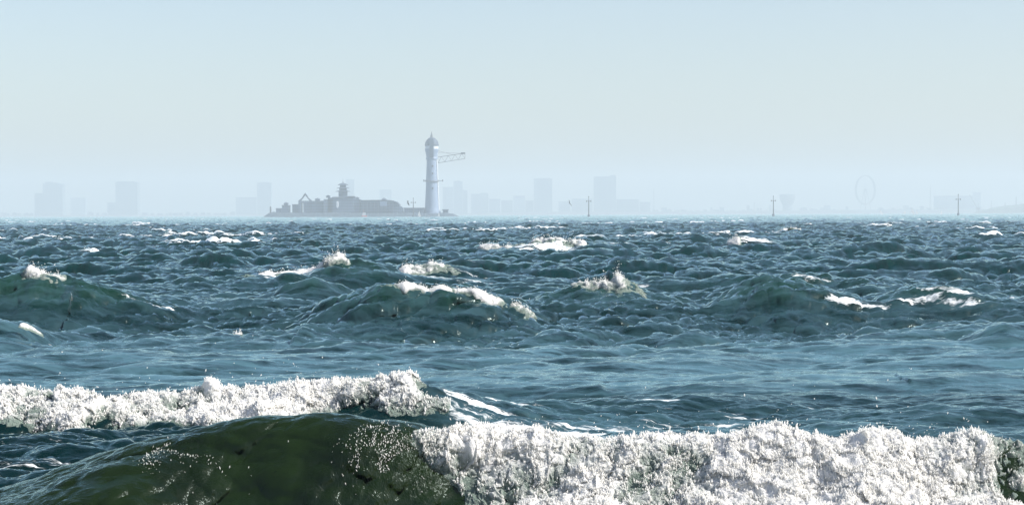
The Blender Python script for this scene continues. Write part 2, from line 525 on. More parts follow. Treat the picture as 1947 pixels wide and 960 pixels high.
def build_sea():
    uu = np.concatenate([np.linspace(-.80, -.31, 70)[:-1], np.linspace(-.31, .31, 1120), np.linspace(.31, .80, 70)[1:]])
    ys = [3.0]
    while ys[-1] < 7000:
        y = ys[-1]
        if y < 11: d = .06
        elif y < 15.5: d = .014
        elif y < 24: d = .024
        elif y < 60: d = .0022 * y
        elif y < 400: d = .0030 * y
        else: d = .007 * y
        ys.append(y + d)
    ys = np.array(ys)
    U, Yr = np.meshgrid(uu, ys, indexing='ij')
    X = U * Yr
    x, y, z, E1, s1, E2, s2, sb = surface(X, Yr)
    px = px_of(X, Yr)
    f = np.zeros_like(X)
    # lacing right of the second breaker, between the two breakers, and along old whitecaps
    edge = 40 * noise3(X * .8, Yr * .8, np.zeros_like(X))
    f = np.maximum(f, (.62 + .20 * sstep(.5, .95, 1 - np.abs(2.2 * noise3(X * .30 + 2.2, (Yr + .28 * X) * 1.05, .4 + 0 * X)))) * sstep(780, 880, px + edge) * (.72 + .28 * sstep(1700, 1000, px)) * sstep(17.2, 18.4, Yr) * sstep(27.5, 21, Yr - .0015 * (px - 900)))
    f = np.maximum(f, .60 * sstep(380, 150, px) * sstep(16.0, 17.2, Yr) * sstep(21.5, 20.0, Yr))
    f = np.maximum(f, .30 * sstep(250, 700, px) * sstep(24, 27, Yr) * sstep(36, 31, Yr))
    f = np.maximum(f, .42 * E1 * sstep(620, 780, px))
    f = np.maximum(f, .80 * np.exp(-((s1 - .3) / .5) ** 2) * sstep(820, 900, px))
    for (cx, d, wpx, wd, a) in [(1320, 37, 110, 2.5, .42), (640, 46, 90, 3, .45), (1040, 106, 130, 5, .9),
                                (540, 57, 110, 2.2, .85), (1410, 41.0, 60, 1.5, .5), (980, 38, 40, 1.2, .6),
                                (1180, 41.5, 60, 1.8, .6), (172, 111, 40, 3, .9), (300, 130, 40, 3, .7), (450, 34.5, 30, .6, .7),
                                (1420, 124, 50, 3, .55), (1930, 46, 30, 2, .8)]:
        f = np.maximum(f, a * spot(cx, 0, X, Yr, d, wpx, wd))
    crest = np.exp(-((sb + .25) / .45) ** 2) * sstep(30, 34, Yr) * sstep(150, 100, Yr) * sstep(-.05, .3, noise3(X * .30, Yr * .05, 5.5 + 0 * X))
    f = np.maximum(f, .78 * crest)
    # scattered whitecaps out to sea: on the highest crests
    caps = sstep(.30, .52, z) * sstep(85, 130, Yr) * sstep(.10, .40, noise3(X * .05, Yr * .03, 7.7 * np.ones_like(X)) + .1)
    f = np.maximum(f, caps * .95)
    gust = sstep(235, 300, px) * sstep(430, 370, px) * np.exp(-((s1 + .52 - (px - 240) * .0016) / .16) ** 2) + sstep(600, 660, px) * sstep(860, 800, px) * np.exp(-((s1 + .36) / .2) ** 2)
    gust = np.clip(gust, 0, 1)
    air = .62 * sstep(23.5, 26, Yr) * sstep(38, 30, Yr) + .4 * sstep(17.5, 19, Yr) * sstep(24, 21.5, Yr) * sstep(750, 900, px) + .22 * sstep(30, 38, Yr) * sstep(70, 45, Yr)
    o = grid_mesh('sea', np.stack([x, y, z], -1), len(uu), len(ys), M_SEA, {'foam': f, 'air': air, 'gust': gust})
    o['kind'] = 'structure'
    return o


build_sea()


# ------------------------------------------------------------------ breaking foam
def foam_patch(name, x0, x1, y0, y1, nx, ny, maskfn, amp, cell, seed, bias=.12, drop=.35):
    """thick white water lying on the sea surface: billowed out along the surface normal"""
    X, Y = np.meshgrid(np.linspace(x0, x1, nx), np.linspace(y0, y1, ny), indexing='ij')
    x, y, z, E1, s1, E2, s2, sb = surface(X, Y)
    P = np.stack([x, y, z], -1)
    # smooth the base a little for stable normals
    du = np.gradient(P, axis=0); dv = np.gradient(P, axis=1)
    N = np.cross(du, dv)
    for _ in range(10):
        N[1:-1, 1:-1] = (N[:-2, 1:-1] + N[2:, 1:-1] + N[1:-1, :-2] + N[1:-1, 2:] + N[1:-1, 1:-1]) / 5
    N /= np.linalg.norm(N, axis=-1, keepdims=True) + 1e-9
    N[..., 2] += .35
    N /= np.linalg.norm(N, axis=-1, keepdims=True)
    M = maskfn(X, Y, px_of(X, Y), E1, s1, E2, s2, sb)
    q = 1.0 / cell
    wx = .5 * noise3(x * q * .7, y * q * .7, z * q * .5 + seed)
    wy = .5 * noise3(x * q * .7 + 11, y * q * .7, z * q * .5 + seed)
    f0 = noise3(x * q * .35 + wx, y * q * .35 + wy, z * q * .3 + seed)
    b1 = 2.6 * np.abs(noise3(x * q + wx, y * q + wy, z * q * .8 + seed)) - .5
    b2 = 2.6 * np.abs(noise3(x * q * 2.3 + wx, y * q * 2.3, z * q * 1.6 + seed + 5)) - .5
    b3 = 2.6 * np.abs(noise3(x * q * 5.1 + b2 * .3, y * q * 5.1, z * q * 2.6 + seed + 9)) - .5
    b4 = noise3(x * q * 12. + b3 * .3, y * q * 12., z * q * 4 + seed)
    b5 = noise3(x * q * 25., y * q * 25., z * q * 7 + seed)
    g0 = noise3(x * q * .13 + 5, y * q * .13, seed + np.zeros_like(x))
    B = 1.0 * np.maximum(g0, -.25) + 1.25 * f0 + .30 * b1 + .22 * noise3(x * q * 2.3 + wx, y * q * 2.3, z * q * 1.6 + seed) + .12 * b3 + .10 * b4 + .07 * b5
    H = M * (.54 + .95 * B) + (M - 1) * .25
    disp = amp * (H - bias)
    spike = np.maximum(0, noise3(x * q * 8, y * q * 8, z * q * 2 + 31) - .24) * M * amp * .5
    V = P + N * disp[..., None]
    V[..., 2] += spike
    jx = noise3(x * q * 3, y * q * 3, z * q * 2 + 50) * amp * .45 * M
    V[..., 0] += jx
    keep = disp > -.012
    o = grid_mesh(name, V, nx, ny, M_FOAM, {'thick': np.clip(H - bias, 0, 1.2)}, keep)
    o['kind'] = 'stuff'
    return V.reshape(-1, 3), (H * (M > .3)).reshape(-1), N.reshape(-1, 3)


def mask1(X, Y, px, E1, s1, E2, s2, sb):
    e = 45 * noise3(X * 1.5, Y * 1.5, np.zeros_like(X)) + 18 * noise3(X * 6, Y * 6, np.zeros_like(X))
    start = 850 - 120 * np.exp(-((s1 + .20) / .16) ** 2) + 30 * sstep(-.5, -1.0, s1)
    lat = sstep(start - 25, start + 95, px + e)
    gold = .24 * sstep(610, 660, px + e) * np.exp(-((s1 + .36) / .17) ** 2) + .16 * sstep(240, 300, px + 1.5 * e) * sstep(410, 360, px + e) * np.exp(-((s1 + .62 - (px - 240) * .002) / .10) ** 2)
    lat = np.maximum(lat, 0 * gold * (1 + .9 * noise3(X * 9, Y * 9, np.ones_like(X))))
    return lat * sstep(-2.6, -2.0, s1) * sstep(.42, .05, s1 + .12 * noise3(X * 3, Y * .1, np.ones_like(X)))


def mask2(X, Y, px, E1, s1, E2, s2, sb):
    e = 12 * noise3(X * 3, Y * 3, np.zeros_like(X))
    lat = sstep(905, 770, px + 4 * e)
    low = -1.05 + .35 * sstep(330, 0, px) + .3 * noise3(X * 1.2, Y * .1, np.ones_like(X)) + .55 * sstep(600, 680, px)
    lat = lat * (1 - .8 * sstep(700, 880, px) * sstep(-.1, .25, noise3(X * 4, Y * 4, 3 + 0 * X)))
    return lat * sstep(low - .15, low + .15, s2) * sstep(.30, .02, s2)


def flecks(name, pts, rad, elong, seed, mat=None, nrm=None):
    """many small tapered drops in one mesh"""
    rng = np.random.default_rng(seed)
    n = len(pts)
    base = np.array([[1, 0, 0], [0, 1, 0], [-1, 0, 0], [0, -1, 0], [0, 0, 1], [0, 0, -1]], np.float32)
    tri = np.array([[0, 1, 4], [1, 2, 4], [2, 3, 4], [3, 0, 4], [1, 0, 5], [2, 1, 5], [3, 2, 5], [0, 3, 5]], np.int32)
    r = rad * (.4 + rng.random(n) ** 2 * 1.5)
    el = elong * (.5 + rng.random(n))
    ax = rng.normal(size=(n, 3)) * .45 + np.array([0, 0, 1.0])
    if nrm is not None:
        ax = nrm * .9 + np.array([0, 0, .9]) + rng.normal(size=(n, 3)) * .38
    ax /= np.linalg.norm(ax, axis=1)[:, None]
    t1 = np.cross(ax, [1.0, 0.2, 0]); t1 /= np.linalg.norm(t1, axis=1)[:, None]
    t2 = np.cross(ax, t1)
    V = (pts[:, None, :] + r[:, None, None] * (base[None, :, 0:1] * t1[:, None, :] + base[None, :, 1:2] * t2[:, None, :]
         + base[None, :, 2:3] * el[:, None, None] * ax[:, None, :]))
    F = tri[None] + (np.arange(n, dtype=np.int32) * 6)[:, None, None]
    o = raw_mesh(name, V.reshape(-1, 3), F.reshape(-1, 3), mat or M_SPRAY, {'thick': np.ones(n * 6)})
    o['kind'] = 'stuff'
    return o


rng = np.random.default_rng(77)
V1, H1, N1 = foam_patch('foam', X_of(200, 13.5), X_of(2250, 13.5), 11.5, 14.2, 1600, 850, mask1, .125, .23, 2.0)
V2, H2, N2 = foam_patch('foam', X_of(-350, 21.3), X_of(900, 21.3), 19.8, 22.0, 1300, 420, mask2, .145, .23, 14.0)


def pick(V, H, n, lo=.6):
    ok = np.flatnonzero(H > lo)
    return V[rng.choice(ok, n)]


def spray(V, H, n, up, rad, el, seed, lo=.6):
    p = pick(V, H, n, lo) + rng.normal(size=(n, 3)) * .012
    p[:, 2] += np.abs(rng.normal(size=n)) ** 1.5 * up
    flecks('spray', p, rad, el, seed)




def tufts(V, H, N, n, rad, el, out, seed):
    """the torn, feathery skin of the white water: drawn-out shreds standing off the surface"""
    ok = np.flatnonzero(H > .16)
    k = rng.choice(ok, int(n * 3))
    P = V[k]
    den = noise3(P[:, 0] * 9, P[:, 1] * 9, P[:, 2] * 4 + seed) + .6 * noise3(P[:, 0] * 24, P[:, 1] * 24, P[:, 2] * 9 + seed)
    kk = k[(den + .5 * (H[k] - .5) + .22 * rng.normal(size=len(k))) > .17][:n]
    P = V[kk] + N[kk] * (rng.random(len(kk)) ** 2 * out)[:, None]
    flecks('spray', P, rad, el, seed, nrm=N[kk])


tufts(V1, H1, N1, 125000, .0030, 3.4, .022, 31)
tufts(V2, H2, N2, 75000, .0042, 3.2, .028, 32)
spray(V1, H1, 8000, .014, .0022, 2.6, 1, .3)
spray(V1, H1, 260, .16, .0026, 2.4, 5, .7)
spray(V1, H1, 1200, .06, .003, 1.8, 2, .6)
spray(V2, H2, 6000, .018, .0030, 2.6, 3, .3)
spray(V2, H2, 160, .18, .0036, 2.4, 6, .7)
spray(V2, H2, 700, .07, .004, 1.8, 4, .6)


def cap(px, d, wpx, wd, amp, cell, seed, res):
    on = any(abs(W['d'] - d) < 2.5 and W['x'][0] < X_of(px, d) < W['x'][-1] for W in WAVES)
    """a whitecap tumbling on a crest further out"""
    c = X_of(px, d); hw = wpx / FPX * d
    nx = int(2.6 * hw / res); ny = int(3.2 * wd / res)

    def mf(X, Y, p, E1, s1, E2, s2, sb):
        lat = np.abs(X - c) / hw
        n = noise3(X / wd * .9, Y / wd * .5, seed * np.ones_like(X))
        if on:
            v = sstep(-wd * 1.0, -wd * .35, sb + .5 * wd * n) * sstep(.45 * wd, .0, sb)
        else:
            v = sstep(1.0, .3, np.abs(Y - d) / wd + .5 * n)
        return sstep(1.1, .35, lat + .7 * noise3(X / hw * 1.7, Y / wd * .3, seed * np.ones_like(X))) * v
    amp *= .72
    V, H, N = foam_patch('foam', c - 1.3 * hw, c + 1.3 * hw, d - 1.3 * wd - .8, d + 1.0 * wd + .8, nx, ny, mf, amp, cell, seed, .10)
    if (H > .5).sum() > 50:
        spray(V, H, 350, amp * .45, .0004 * d ** .7, 2.0, int(seed * 7), .5)


for a in [(1187, 42.0, 44, .9, .24, .18, 3.1), (1118, 42.0, 44, .5, .10, .15, 4.2), (992, 37.5, 30, .5, .12, .16, 5.3),
          (650, 58.0, 26, .9, .30, .2, 6.4), (560, 58.0, 95, .7, .13, .4, 7.5), (815, 64.0, 50, .9, .2, .22, 8.6),
          (1060, 108, 60, 1.8, .45, .4, 9.7), (965, 108, 60, 1.3, .22, .6, 10.1), (1135, 108, 40, 1.3, .2, .6, 11.2),
          (92, 39.5, 50, .6, .13, .16, 12.3), (172, 112, 28, 1.3, .24, .5, 13.4), (1262, 128, 24, 1.4, .26, .6, 14.5),
          (1498, 225, 24, 3.5, .45, 1.1, 15.6), (1492, 138, 14, 1.4, .26, .6, 16.7), (600, 135, 14, 1.4, .26, .6, 17.8),
          (455, 34.4, 20, .35, .05, .2, 18.9), (1130, 88, 16, .8, .14, .4, 19.2), (1940, 46, 26, 1.0, .2, .2, 20.3),
          (800, 37.5, 70, .3, .06, .2, 21.4), (900, 37.5, 60, .25, .05, .2, 24.4), (320, 190, 16, 2.5, .3, 1.0, 22.5), (705, 250, 18, 3, .4, 1.2, 23.5),  # first entry: thin white strip standing in for glints along the crest
          (1400, 118, 20, 1.2, .18, .5, 24.1), (60, 33, 30, .25, .05, .2, 26.1)]:
    cap(*a, res=max(.018, a[1] / 1900 * .9))

# white flecks standing for sun glints on the nearest wave's smooth face
def face_glints():
    pts = []
    spec = [(350, 880, -.36, 70, .06, 420), (285, 915, -.55, 22, .05, 60), (740, 845, -.30, 80, .10, 1000),
            (755, 890, -.5, 60, .2, 120), (450, 900, -.6, 260, .3, 60), (505, 915, -.8, 20, .05, 25)]
    for (px, py, s, wpx, ws, n) in spec:
        p = px + rng.normal(size=n) * wpx * .5
        s_ = s + rng.normal(size=n) * ws
        Y = 13.5 + s_
        X = X_of(p, Y)
        wob = .35 * noise3(X * .45, Y * .02, .5 * np.ones_like(Y)) + .12 * noise3(X * 1.6, Y * .05, 1.5 * np.ones_like(Y))
        Y = Y + .5 * wob
        keep = noise3(X * 3.2, Y * 3.2, np.ones_like(X)) > .02
        X, Y = X[keep], Y[keep]
        x, y, z, *_ = surface(X, Y)
        pts.append(np.stack([x, y - .004, z + .003], -1))
    flecks('glint_flecks', np.concatenate(pts), .0018, 3.6, 21)


face_glints()

# ------------------------------------------------------------------ things on the horizon: helpers
CAM_I = CAM_M.to_3x3()


def WP(px, py, d):
    """the point at distance d (along +Y) seen at photo pixel (px, py)"""
    v = CAM_I @ Vector(((px - 973.5) / FPX, -(py - 480.0) / FPX, -1.0))
    t = d / v.y
    return Vector((v.x * t, d, CAM_H + v.z * t))


def obj(name, bm, mat, parent=None, smooth=False):
    me = bpy.data.meshes.new(name)
    bmesh.ops.recalc_face_normals(bm, faces=bm.faces)
    bm.to_mesh(me); bm.free()
    me.materials.append(mat)
    if smooth:
        for p in me.polygons:
            p.use_smooth = True
    o = bpy.data.objects.new(name, me)
    col.objects.link(o)
    if parent is not None:
        o.parent = parent
    return o


def tag(o, label, cat, group=None):
    o['label'] = label; o['category'] = cat
    if group:
        o['group'] = group
    return o


def thing(name, label, cat, loc, group=None, rz=0.0):
    o = bpy.data.objects.new(name, None)
    col.objects.link(o)
    o.location = loc
    o.rotation_euler = (0, 0, rz)
    o.empty_display_size = 1
    return tag(o, label, cat, group)


def box(bm, x0, x1, y0, y1, z0, z1, taper=0.0):
    c = [(x0, y0), (x1, y0), (x1, y1), (x0, y1)]
    cx, cyy = (x0 + x1) / 2, (y0 + y1) / 2
    lo = [bm.verts.new((x, y, z0)) for x, y in c]
    hi = [bm.verts.new((cx + (x - cx) * (1 - taper), cyy + (y - cyy) * (1 - taper), z1)) for x, y in c]
    bm.faces.new(lo[::-1]); bm.faces.new(hi)
    for i in range(4):
        j = (i + 1) % 4
        bm.faces.new((lo[i], lo[j], hi[j], hi[i]))


def lathe(bm, prof, seg=24, cx=0.0, cyy=0.0, sides=None):
    rings = []
    for z, r in prof:
        rings.append([bm.verts.new((cx + r * math.cos(2 * math.pi * i / seg), cyy + r * math.sin(2 * math.pi * i / seg), z))
                      for i in range(seg)])
    for a, b in zip(rings, rings[1:]):
        for i in range(seg):
            j = (i + 1) % seg
            bm.faces.new((a[i], a[j], b[j], b[i]))
    bm.faces.new(rings[0][::-1]); bm.faces.new(rings[-1])


def bar(bm, a, b, r, seg=6, r2=None):
    a, b = Vector(a), Vector(b)
    ax = (b - a).normalized()
    u = ax.orthogonal().normalized(); v = ax.cross(u)
    r2 = r if r2 is None else r2
    A = [bm.verts.new(a + r * (u * math.cos(6.2832 * i / seg) + v * math.sin(6.2832 * i / seg))) for i in range(seg)]
    B = [bm.verts.new(b + r2 * (u * math.cos(6.2832 * i / seg) + v * math.sin(6.2832 * i / seg))) for i in range(seg)]
    bm.faces.new(A[::-1]); bm.faces.new(B)
    for i in range(seg):
        j = (i + 1) % seg
        bm.faces.new((A[i], A[j], B[j], B[i]))


def prism(bm, pts, y0, y1):
    """outline in the x-z plane given real depth from y0 to y1"""
    A = [bm.verts.new((x, y0, z)) for x, z in pts]
    B = [bm.verts.new((x, y1, z)) for x, z in pts]
    bm.faces.new(A); bm.faces.new(B[::-1])
    n = len(pts)
    for i in range(n):
        j = (i + 1) % n
        bm.faces.new((A[i], B[i], B[j], A[j]))


def facade(name, wall, glass, fx=3.2, fz=3.4, rough=.6):
    """wall with rows of windows, in metres"""
    t = NT(name)
    tc = t.n('ShaderNodeTexCoord')
    sep = t.n('ShaderNodeSeparateXYZ'); t.l(tc.outputs['Object'], sep.inputs[0])
    hx = t.math('ADD', sep.outputs[0], sep.outputs[1])
    a = t.math('FRACT', t.math('DIVIDE', hx, fx))
    b = t.math('FRACT', t.math('DIVIDE', sep.outputs[2], fz))
    m = t.math('MULTIPLY', t.math('GREATER_THAN', a, .35), t.math('GREATER_THAN', b, .45))
    p = t.n('ShaderNodeBsdfPrincipled')
    nz = t.noise(tc.outputs['Object'], .05, 4)
    wc = t.mixc(nz, tuple(c * .8 for c in wall), tuple(min(1, c * 1.15) for c in wall))
    t.l(t.mixc(m, wc, glass), p.inputs['Base Color'])
    p.inputs['Roughness'].default_value = rough
    t.l(p.outputs[0], t.out.inputs[0])
    return t.m


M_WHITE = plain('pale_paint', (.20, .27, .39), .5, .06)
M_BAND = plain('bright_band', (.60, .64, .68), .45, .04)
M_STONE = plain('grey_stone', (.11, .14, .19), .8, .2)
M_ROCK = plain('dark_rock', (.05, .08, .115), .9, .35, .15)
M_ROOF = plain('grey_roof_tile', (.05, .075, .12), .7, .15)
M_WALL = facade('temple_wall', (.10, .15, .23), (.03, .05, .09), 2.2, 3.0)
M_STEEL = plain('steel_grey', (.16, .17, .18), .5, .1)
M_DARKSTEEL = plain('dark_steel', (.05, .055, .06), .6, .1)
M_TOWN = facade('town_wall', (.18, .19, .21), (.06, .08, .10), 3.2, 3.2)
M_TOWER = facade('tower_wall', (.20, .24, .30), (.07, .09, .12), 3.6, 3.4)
M_GLASS = facade('tower_glass', (.16, .19, .22), (.06, .08, .11), 2.4, 3.6, .4)  # darker tower facade with narrower window bays
M_SAIL = plain('sail_cloth', (.85, .85, .83), .8, .03)
M_HULL = plain('boat_hull', (.75, .76, .77), .4, .05)
M_RED = plain('red_paint', (.55, .09, .07), .5, .08)
M_LAND = plain('shore_land', (.07, .08, .09), .9, .3, .02)
M_WOODS = plain('headland_scrub', (.06, .08, .05), .95, .4, .03)
M_GULL = plain('gull_feather', (.30, .31, .32), .8, .2, 20)

DI = 2000.0                          # island distance
UI = DI / FPX                        # metres per photo pixel there
DC = 6000.0
UC = DC / FPX


def loc_px(px, d):
    p = WP(px, 408 - (px - 973.5) * .0036, d)
    return Vector((p.x, d, 0))


def zz(px, py, d):
    return WP(px, py, d).z


# ------------------------------------------------------------------ island
def island_ground():
    bm = bmesh.new()
    prof = [(505, 412), (512, 406), (518, 403.5), (540, 404.5), (600, 405), (640, 403.5), (700, 405.5), (760, 404.5), (800, 406), (850, 405), (862, 407), (872, 412)]
    rows = [(-26, .0), (-20, .75), (-10, 1.0), (12, 1.05), (24, .8), (30, 0)]
    R_ = []
    fine = []
    for i in range(140):
        px = 505 + (872 - 505) * i / 139
        py = np.interp(px, [p[0] for p in prof], [p[1] for p in prof])
        fine.append((px, py))
    for k, (dy, f) in enumerate(rows):
        row = []
        for i, (px, py) in enumerate(fine):
            z = max(zz(px, py, DI), -1)
            n = float(noise3(px * .35, k * 1.7, 0.5)) * 1.6 + float(noise3(px * 1.1, k * 2.7, 4.5)) * .8
            zv = -2.0 + (z + 2.0) * f + (n if 0 < f < 1 else n * .25 * (f > 0))
            row.append(bm.verts.new((WP(px, 400, DI).x, DI + dy + n, zv)))
        R_.append(row)
    for a, b in zip(R_, R_[1:]):
        for i in range(len(a) - 1):
            bm.faces.new((a[i], a[i + 1], b[i + 1], b[i]))
    o = obj('island_ground', bm, M_ROCK)
    o['kind'] = 'structure'


island_ground()


def lighthouse():
    L = loc_px(821.5, DI)
    t = thing('lighthouse', 'tall pale lighthouse with domed head rising from the island beside the temple', 'lighthouse', L)
    Z = lambda py: zz(821.5, py, DI)
    pr = lambda lst: [(Z(py), hw * UI) for py, hw in lst]
    bm = bmesh.new(); lathe(bm, pr([(410, 15), (400, 14.2), (396, 13.4), (370, 12.2), (345, 11.2), (320, 10.2), (304, 9.8)]), 32)
    obj('shaft', bm, M_WHITE, t, False)
    bm = bmesh.new(); lathe(bm, pr([(304, 10.6), (302.5, 11.2), (300.5, 11.0), (299, 10.4)]), 32)
    obj('collar', bm, M_WHITE, t)
    bm = bmesh.new(); lathe(bm, pr([(299, 10.2), (292, 11.4), (286, 12.8), (283.5, 13.2)]), 32)
    obj('lantern_base', bm, M_WHITE, t)
    bm = bmesh.new(); lathe(bm, pr([(283.5, 12.4), (277.5, 12.4)]), 32)
    obj('window_band', bm, M_BAND, t)
    bm = bmesh.new(); lathe(bm, pr([(277.5, 13.4), (276, 13.3), (272, 12.6), (268, 10.8), (265, 8.4), (262.5, 5.2), (262, 3)]), 32)
    obj('dome', bm, M_ROOF, t, True)
    bm = bmesh.new(); lathe(bm, pr([(262.3, 2.7), (256.5, 2.3), (256.4, 1.5), (254, 1.2), (250, .25)]), 10)
    f = obj('finial', bm, M_STEEL, t)
    bm = bmesh.new()                       # stair tower ribs up the head
    box(bm, -3.9 * UI, 3.9 * UI, -13.6 * UI, -8 * UI, Z(300), Z(265))
    obj('head_pier', bm, M_ROOF, t)
    bm = bmesh.new(); lathe(bm, pr([(345.5, 11.6), (345.5, 14), (344.3, 14), (344.3, 11.6)]), 32)
    g = obj('gallery', bm, M_STEEL, t)
    bm = bmesh.new()
    n = 24
    for i in range(n):
        a0, a1 = 6.2832 * i / n, 6.2832 * (i + 1) / n
        r = 13.7 * UI
        p0 = (r * math.cos(a0), r * math.sin(a0)); p1 = (r * math.cos(a1), r * math.sin(a1))
        bar(bm, (*p0, Z(344.3)), (*p0, Z(342.3)), .08, 4)
        bar(bm, (*p0, Z(342.3)), (*p1, Z(342.3)), .08, 4)
    obj('railing', bm, M_STEEL, g)
    for x0, x1 in ((-15.5, -11.5), (11.5, 20.5)):
        bm = bmesh.new()
        box(bm, x0 * UI, x1 * UI, -1.0, 1.0, Z(344.6), Z(343.6))
        s = x0 if x0 < 0 else x1
        box(bm, (s - .9) * UI, (s + .9) * UI, -1.2, 1.2, Z(345.5), Z(341.5))
        obj('side_arm', bm, M_STEEL, t)
    bm = bmesh.new()                       # lift tube on the right flank, its brighter colour painting the sunlit edge
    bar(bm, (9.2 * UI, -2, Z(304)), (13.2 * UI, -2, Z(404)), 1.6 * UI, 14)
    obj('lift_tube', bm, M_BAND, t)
    for py in (332, 318, 360):
        bm = bmesh.new()
        box(bm, 0.5 * UI, 3 * UI, -13 * UI + (py - 318) * -.02, -8 * UI, Z(py), Z(py - 3.5))
        obj('window', bm, M_DARKSTEEL, t).location.y = 2.2 * UI
    # lattice jib with cables
    bm = bmesh.new()
    N = 8
    up = [(12 + (63 - 12) * i / N, 299 - 7.5 * i / N) for i in range(N + 1)]
    lo = [(12 + (63 - 12) * i / N, 310 - 8.0 * i / N) for i in range(N + 1)]
    for side in (-1.1, 1.1):
        P = [(x * UI, side, Z(y)) for x, y in up]; Q = [(x * UI, side, Z(y)) for x, y in lo]
        for i in range(N):
            bar(bm, P[i], P[i + 1], .30, 5); bar(bm, Q[i], Q[i + 1], .26, 5)
            bar(bm, *((P[i], Q[i + 1]) if i % 2 else (Q[i], P[i + 1])), .22, 4)
        bar(bm, P[N], Q[N], .2, 4)
    for i in range(N + 1):
        for q in (up, lo):
            bar(bm, (q[i][0] * UI, -1.1, Z(q[i][1])), (q[i][0] * UI, 1.1, Z(q[i][1])), .15, 4)
    j = obj('jib', bm, M_STEEL, t)
    bm = bmesh.new(); box(bm, 55.5 * UI, 63.5 * UI, -2.4, 2.4, Z(293.5), Z(290.3))
    obj('cabin', bm, M_DARKSTEEL, j)
    for (ya, xb, yb) in ((287, 40, 294.5), (290, 57, 292)):
        bm = bmesh.new(); bar(bm, (12.5 * UI, 0, Z(ya)), (xb * UI, 0, Z(yb)), .16, 5)
        obj('stay_cable', bm, M_STEEL, j)
    bm = bmesh.new()
    box(bm, 10 * UI, 17 * UI, -4, 4, Z(408), Z(402), .1)
    box(bm, 11 * UI, 15.5 * UI, -3, 3, Z(402), Z(398.5), .3)
    obj('entrance_block', bm, M_WHITE, t)


lighthouse()


def eave_roof(bm, half, depth, z0, rise, flare, over, top_f=.35):
    """roof with upturned corners"""
    n = 16
    outer, inner = [], []
    for i in range(n):
        a = 2 * math.pi * (i + .5) / n
        c, s = math.cos(a), math.sin(a)
        m = max(abs(c), abs(s))
        corner = (1 / m - 1) / .414
        q = (half + over) * (.92 + .08 / m) / 1.0
        x, y = q * c / m * .97, (depth + over) * s / m * .97
        outer.append(bm.verts.new((x, y, z0 + flare * corner ** 2)))
        inner.append(bm.verts.new((half * top_f * c / m, depth * top_f * s / m, z0 + rise)))
    mid = []
    for a, b in zip(outer, inner):
        p = (a.co * .72 + b.co * .28); p.z = z0 + rise * .42
        mid.append(bm.verts.new(p))
    for A, B in ((outer, mid), (mid, inner)):
        for i in range(n):
            k = (i + 1) % n
            bm.faces.new((A[i], A[k], B[k], B[i]))
    bm.faces.new(outer[::-1]); bm.faces.new(inner)


